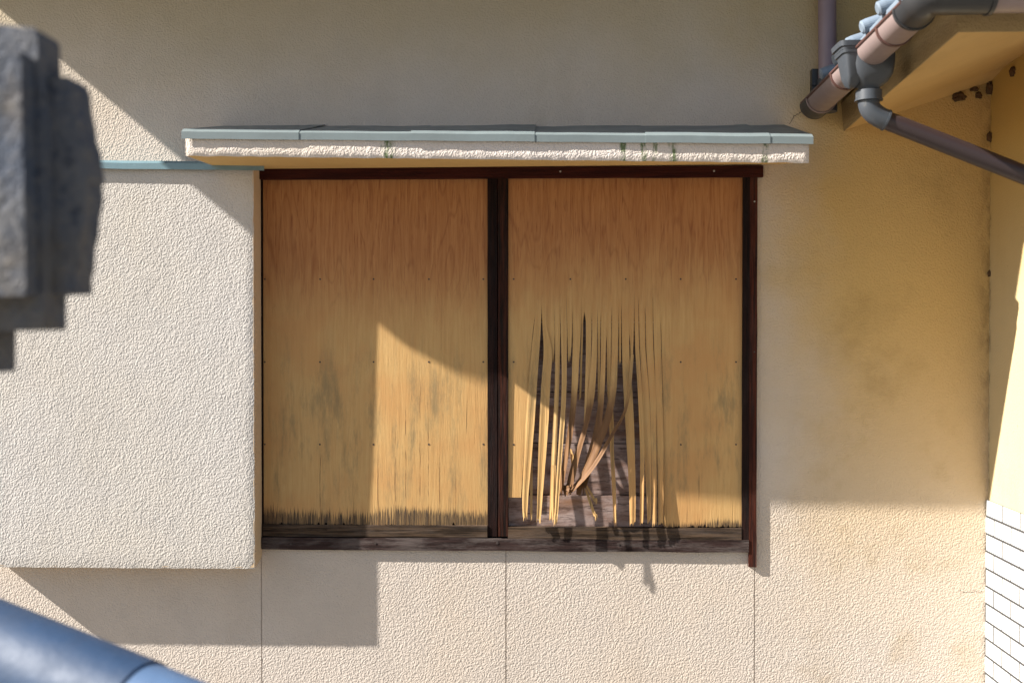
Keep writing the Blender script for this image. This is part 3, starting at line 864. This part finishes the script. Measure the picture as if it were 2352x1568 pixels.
bm = bmesh.new(); tube(bm, [gp(.76)+Vector((-gr, 0, .002)), gp(1.19)+Vector((-gr, 0, .002))], .0055, n=10); smooth_by_angle(link('rim_bead', bm, M['rim'], gut))
# corner elbow and the run along the front
gc = gp(1.165)
bm = bmesh.new()
c0 = gp(1.14)
arc = [c0, gp(1.19)]
cc = gp(1.19)
for i in range(1, 7):
    a_ = i/6*math.pi/2; rr = .035
    arc.append(cc+Vector((rr*(1-math.cos(a_)), -rr*math.sin(a_), 0)))
arc.append(arc[-1]+Vector((.12, 0, 0)))
arc = [q+Vector((0,0,.012*min(1, i_/4))) for i_, q in enumerate(arc)]; fe0 = arc[-1]
tube(bm, arc, gr+.003, n=28, a0=math.pi, a1=2*math.pi, thick=.006); smooth_by_angle(link('corner_piece', bm, M['gutdark'], gut))
fe = arc[-1]
bm = bmesh.new(); tube(bm, [fe-Vector((.03,0,0)), fe+Vector((2.4,0,0))], gr, n=28, a0=math.pi, a1=2*math.pi, thick=.003); smooth_by_angle(link('channel', bm, M['gut'], gut))
bm = bmesh.new(); tube(bm, [fe-Vector((.004,0,0)), fe+Vector((.006,0,0))], gr+.0065, n=28, a0=math.pi, a1=2*math.pi, thick=.006); smooth_by_angle(link('joint_band', bm, M['gutdark'], gut))
bm = bmesh.new(); tube(bm, [gp(1.13), gp(1.142)], gr+.0065, n=28, a0=math.pi, a1=2*math.pi, thick=.006); smooth_by_angle(link('joint_band', bm, M['gutdark'], gut))

# drain funnel hung on the gutter
TH = .72
hz = lambda py: W(1990, py, TH).z
def hx(px): return W(px, 130, TH).x
fun = thing('drain_funnel', Vector((hx(1996), -TH, hz(228))), 'slate grey plastic drain funnel clipped round the pinkish gutter', 'drain funnel')
def loft(bm, secs, n=24, pw=4):
    rings = []
    for (x0, x1, y0, y1, z) in secs:
        cx, cy, ax, ay = (x0+x1)/2, (y0+y1)/2, (x1-x0)/2, (y1-y0)/2
        ring = []
        for i in range(n):
            a_ = 2*math.pi*i/n+math.pi/n; c, s = math.cos(a_), math.sin(a_)
            e = 2/pw
            ring.append(bm.verts.new((cx+ax*math.copysign(abs(c)**e, c), cy+ay*math.copysign(abs(s)**e, s), z)))
        rings.append(ring)
    for i in range(len(rings)-1):
        for j in range(n): bm.faces.new((rings[i][j], rings[i][(j+1)%n], rings[i+1][(j+1)%n], rings[i+1][j]))
    bm.faces.new(rings[0]); bm.faces.new(rings[-1][::-1])
def sec(xa, xb, dy, py, sh=0): return (hx(xa), hx(xb), -TH-dy+sh, -TH+dy+sh, hz(py))
bm = bmesh.new()
loft(bm, [sec(1975,2018,.026,207), sec(1972,2022,.03,200), sec(1966,2034,.042,193), sec(1952,2046,.052,176), sec(1944,2050,.056,155), sec(1940,2052,.058,128)], 28, 3.2)
smooth_by_angle(link('bowl', bm, M['hopper'], fun))
# front plate with the stepped lip
bm = bmesh.new()
loft(bm, [sec(1951,1964,.012,203), sec(1944,1970,.03,196), sec(1938,1972,.040,180), sec(1931,1968,.050,138), sec(1929,1968,.052,130)], 28, 5)
smooth_by_angle(link('clip_plate', bm, M['hopper'], fun))
for (x_, y0_, y1_, w_) in ((1926, 129.6, 123, .054), (1924, 122.6, 116, .056), (1919, 115.6, 104, .060)):
    bm = bmesh.new(); loft(bm, [sec(x_, 1976, w_, y0_), sec(x_-1.5, 1978, w_+.002, y1_)], 28, 6); smooth_by_angle(link('lip', bm, M['hopper'], fun))
bm = bmesh.new(); cxn = hx(1996)
tube(bm, [Vector((cxn, -TH, hz(209))), Vector((cxn, -TH, hz(229)))], .038, n=28); smooth_by_angle(link('collar', bm, M['hopper'], fun))
bm = bmesh.new()
tube(bm, [Vector((cxn, -TH, hz(229.3))), Vector((cxn, -TH, hz(232.5)))], .0405, n=28); smooth_by_angle(link('collar_ring', bm, M['hopper'], fun))

# sloping drainpipe with elbow
el0 = Vector((cxn, -TH, hz(233)))
pe = W(2520, 468, .74)
kp = W(1999, 262, TH)
dirp = (pe-kp).normalized()
dp = thing('drainpipe', el0, 'dark brown sloping drainpipe leaving the grey funnel towards the wing wall', 'drainpipe')
bm = bmesh.new(); pts = [el0]
for i in range(9):
    u = i/8; p1_ = Vector((cxn, -TH, hz(240))); p2_ = kp+Vector((0,0,0)); p3_ = kp+dirp*.05
    pts.append(p1_*(1-u)**2+p2_*2*u*(1-u)+p3_*u*u)
tube(bm, pts, [.031]*10, n=28, up=Vector((0,1,0))); smooth_by_angle(link('elbow', bm, M['hopper'], dp))
bm = bmesh.new(); tube(bm, [kp+dirp*.046, pe], .0275, n=28, up=Vector((0,1,0))); smooth_by_angle(link('pipe', bm, M['brown'], dp))
bm = bmesh.new(); tube(bm, [kp+dirp*.047, kp+dirp*.053], .0325, n=28, up=Vector((0,1,0))); smooth_by_angle(link('collar_ring', bm, M['hopper'], dp))

# vertical downpipe on the main wall
vt = .05
vx = X(1901, vt, 100)
vp = thing('downpipe', (vx, -vt, Z(200, vt)), 'mauve upright downpipe on the wall behind the far end of the gutter', 'downpipe')
bm = bmesh.new(); tube(bm, [Vector((vx+.0, -vt, Z(188, vt))), Vector((vx-.006, -vt, 3.45))], .0315, n=28, up=Vector((0,1,0))); smooth_by_angle(link('pipe', bm, M['lav'], vp))
bm = bmesh.new(); tube(bm, [Vector((vx, -vt, Z(262, vt))), Vector((vx, -vt, Z(187, vt)))], .034, n=28, up=Vector((0,1,0))); smooth_by_angle(link('socket', bm, M['hopper'], vp))
bm = bmesh.new(); box(bm, vx-.05, vx-.028, -.03, -.0, Z(205), Z(168)); link('wall_clip', bm, M['gutdark'], vp, bevel=.003)
bm = bmesh.new(); box(bm, vx-.05, vx+.05, -.03, -.0, Z(205)-.02, Z(205)-.002); link('wall_clip', bm, M['gutdark'], vp, bevel=.003)

# ------------------------------------------------------------------ mud nests
def nest(name, p, r, s, label):
    bm = bmesh.new(); sphere(bm, p, r, *s, rough=.45, sub=4)
    for v_ in bm.verts: v_.co.y = min(v_.co.y, -.0001)
    tag(link(name, bm, M['mud'], None, smooth=True), label, 'mud nest', 'insect mud nests under the eave')
def soff(px):
    u = (px-1938)/(2285-1938); return ea.lerp(wz, u)
nest('mud_nest', soff(2201)+Vector((0, -.006, -.016)), .022, (1.05, .6, .75), 'largest dried mud nest under the sloping soffit, left of two others')
nest('mud_nest', soff(2236)+Vector((0, -.006, -.006)), .016, (1.0, .6, .5), 'small flat mud nest under the soffit, between the largest nest and the corner')
nest('mud_nest', soff(2247)+Vector((0, -.004, -.034)), .012, (1.0, .6, 1), 'round little mud nest on the wall just below the flat one near the corner')
nest('mud_nest', Vector((XC-.004, -.008, wz.z-.028)), .02, (.7, .6, 1.2), 'dark mud nest tucked in the inner corner right under the soffit')
nest('mud_nest', Vector((XC-.004, -.006, Z(322))), .013, (.8, .7, 1.3), 'small dark mud nest in the corner just above the brown drainpipe')
nest('mud_nest', Vector((XC-.003, -.006, Z(630))), .008, (.8, .7, 1.5), 'tiny dark mud nest halfway down the inner corner below the drainpipe')
yn = -.19
nest('mud_nest', Vector((XC-.002, yn, wz.z+.0-.012)), .017, (.5, 1.1, .9), 'mud nest on the wing wall at the right edge under the soffit')
nest('mud_nest', W(2060, 252)+Vector((0, -.004, 0)), .008, (1, .6, .8), 'tiny mud nest on the wall under the gutter end beside the soffit tip')

# ------------------------------------------------------------------ foreground
TG = 2.75
st_ = thing('stone_ornament', Vector((X(-150, TG), -TG, 0)), 'blurred dark granite ornament with stepped edges in the left foreground', 'stone ornament')
def profile(name, pts, t, th, bev=.006, nsub=0):
    bm = bmesh.new(); B = [bm.verts.new(W(px, py, t-th)) for px, py in pts]
    A = [bm.verts.new(Vector((v_.co.x, v_.co.y-th, v_.co.z))) for v_ in B]
    K = len(A)
    bm.faces.new(A); bm.faces.new(B[::-1])
    for i in range(K): bm.faces.new((A[i], A[(i+1)%K], B[(i+1)%K], B[i]))
    return link(name, bm, M['granite'], st_, bevel=bev)
profile('core_block', [(-420,88),(60,88),(132,96),(138,110),(140,200),(152,300),(152,758),(-420,768)], TG, .06)
profile('side_block', [(100,196),(196,198),(203,208),(208,222),(212,262),(220,300),(223,330),(232,352),(236,385),(240,415),(235,432),(238,462),(230,500),(226,545),(219,570),(217,620),(211,640),(212,676),(60,684)], TG-.025, .05)
profile('front_block', [(-420,124),(70,130),(80,140),(86,400),(92,680),(-420,690)], TG+.03, .035)
profile('foot_block', [(-420,742),(36,742),(36,852),(-420,852)], TG, .06)
bm = bmesh.new(); xa, xb = X(-400, TG), X(-60, TG-.06); box(bm, xa, xb, -TG, -TG+.06, 0, Z(845, TG)); link('shaft', bm, M['granite'], st_, bevel=.01)

# ridge of blue glazed cap tiles on a garden wall
TR = 2.35
r0 = W(-330, 1365, TR-.18); r1 = W(560, 1735, TR+.1)
dr = (r1-r0); Lr = dr.length; dr.normalize()
wallg = thing('garden_wall', Vector((r0.x, r0.y, 0)), 'blurred garden wall coping of blue glazed tiles crossing the bottom left corner', 'garden wall')
cuts = [-.30, .22, .60, .85, 1.0]
for i in range(4):
    p0 = r0+dr*cuts[i]; p1 = r0+dr*(cuts[i+1]+.02)
    bm = bmesh.new(); rr = .074
    tube(bm, [p0, p0+dr*.01, p1], [rr+.003*(i%2), rr+.005*(i % 2), rr+.005*(i % 2)-.002], n=40)
    smooth_by_angle(link('ridge_tile', bm, M['bluetile2' if i == 2 else 'bluetile'], wallg))
bm = bmesh.new()
s0, s1_ = r0-dr*.3, r0+dr*.95
hexa(bm, [(s0.x,s0.y-.07,0),(s1_.x,s1_.y-.07,0),(s1_.x,s1_.y+.07,0),(s0.x,s0.y+.07,0),
          (s0.x,s0.y-.07,s0.z-.05),(s1_.x,s1_.y-.07,s1_.z-.05),(s1_.x,s1_.y+.07,s1_.z-.05),(s0.x,s0.y+.07,s0.z-.05)])
link('wall_body', bm, M['granite'], wallg)
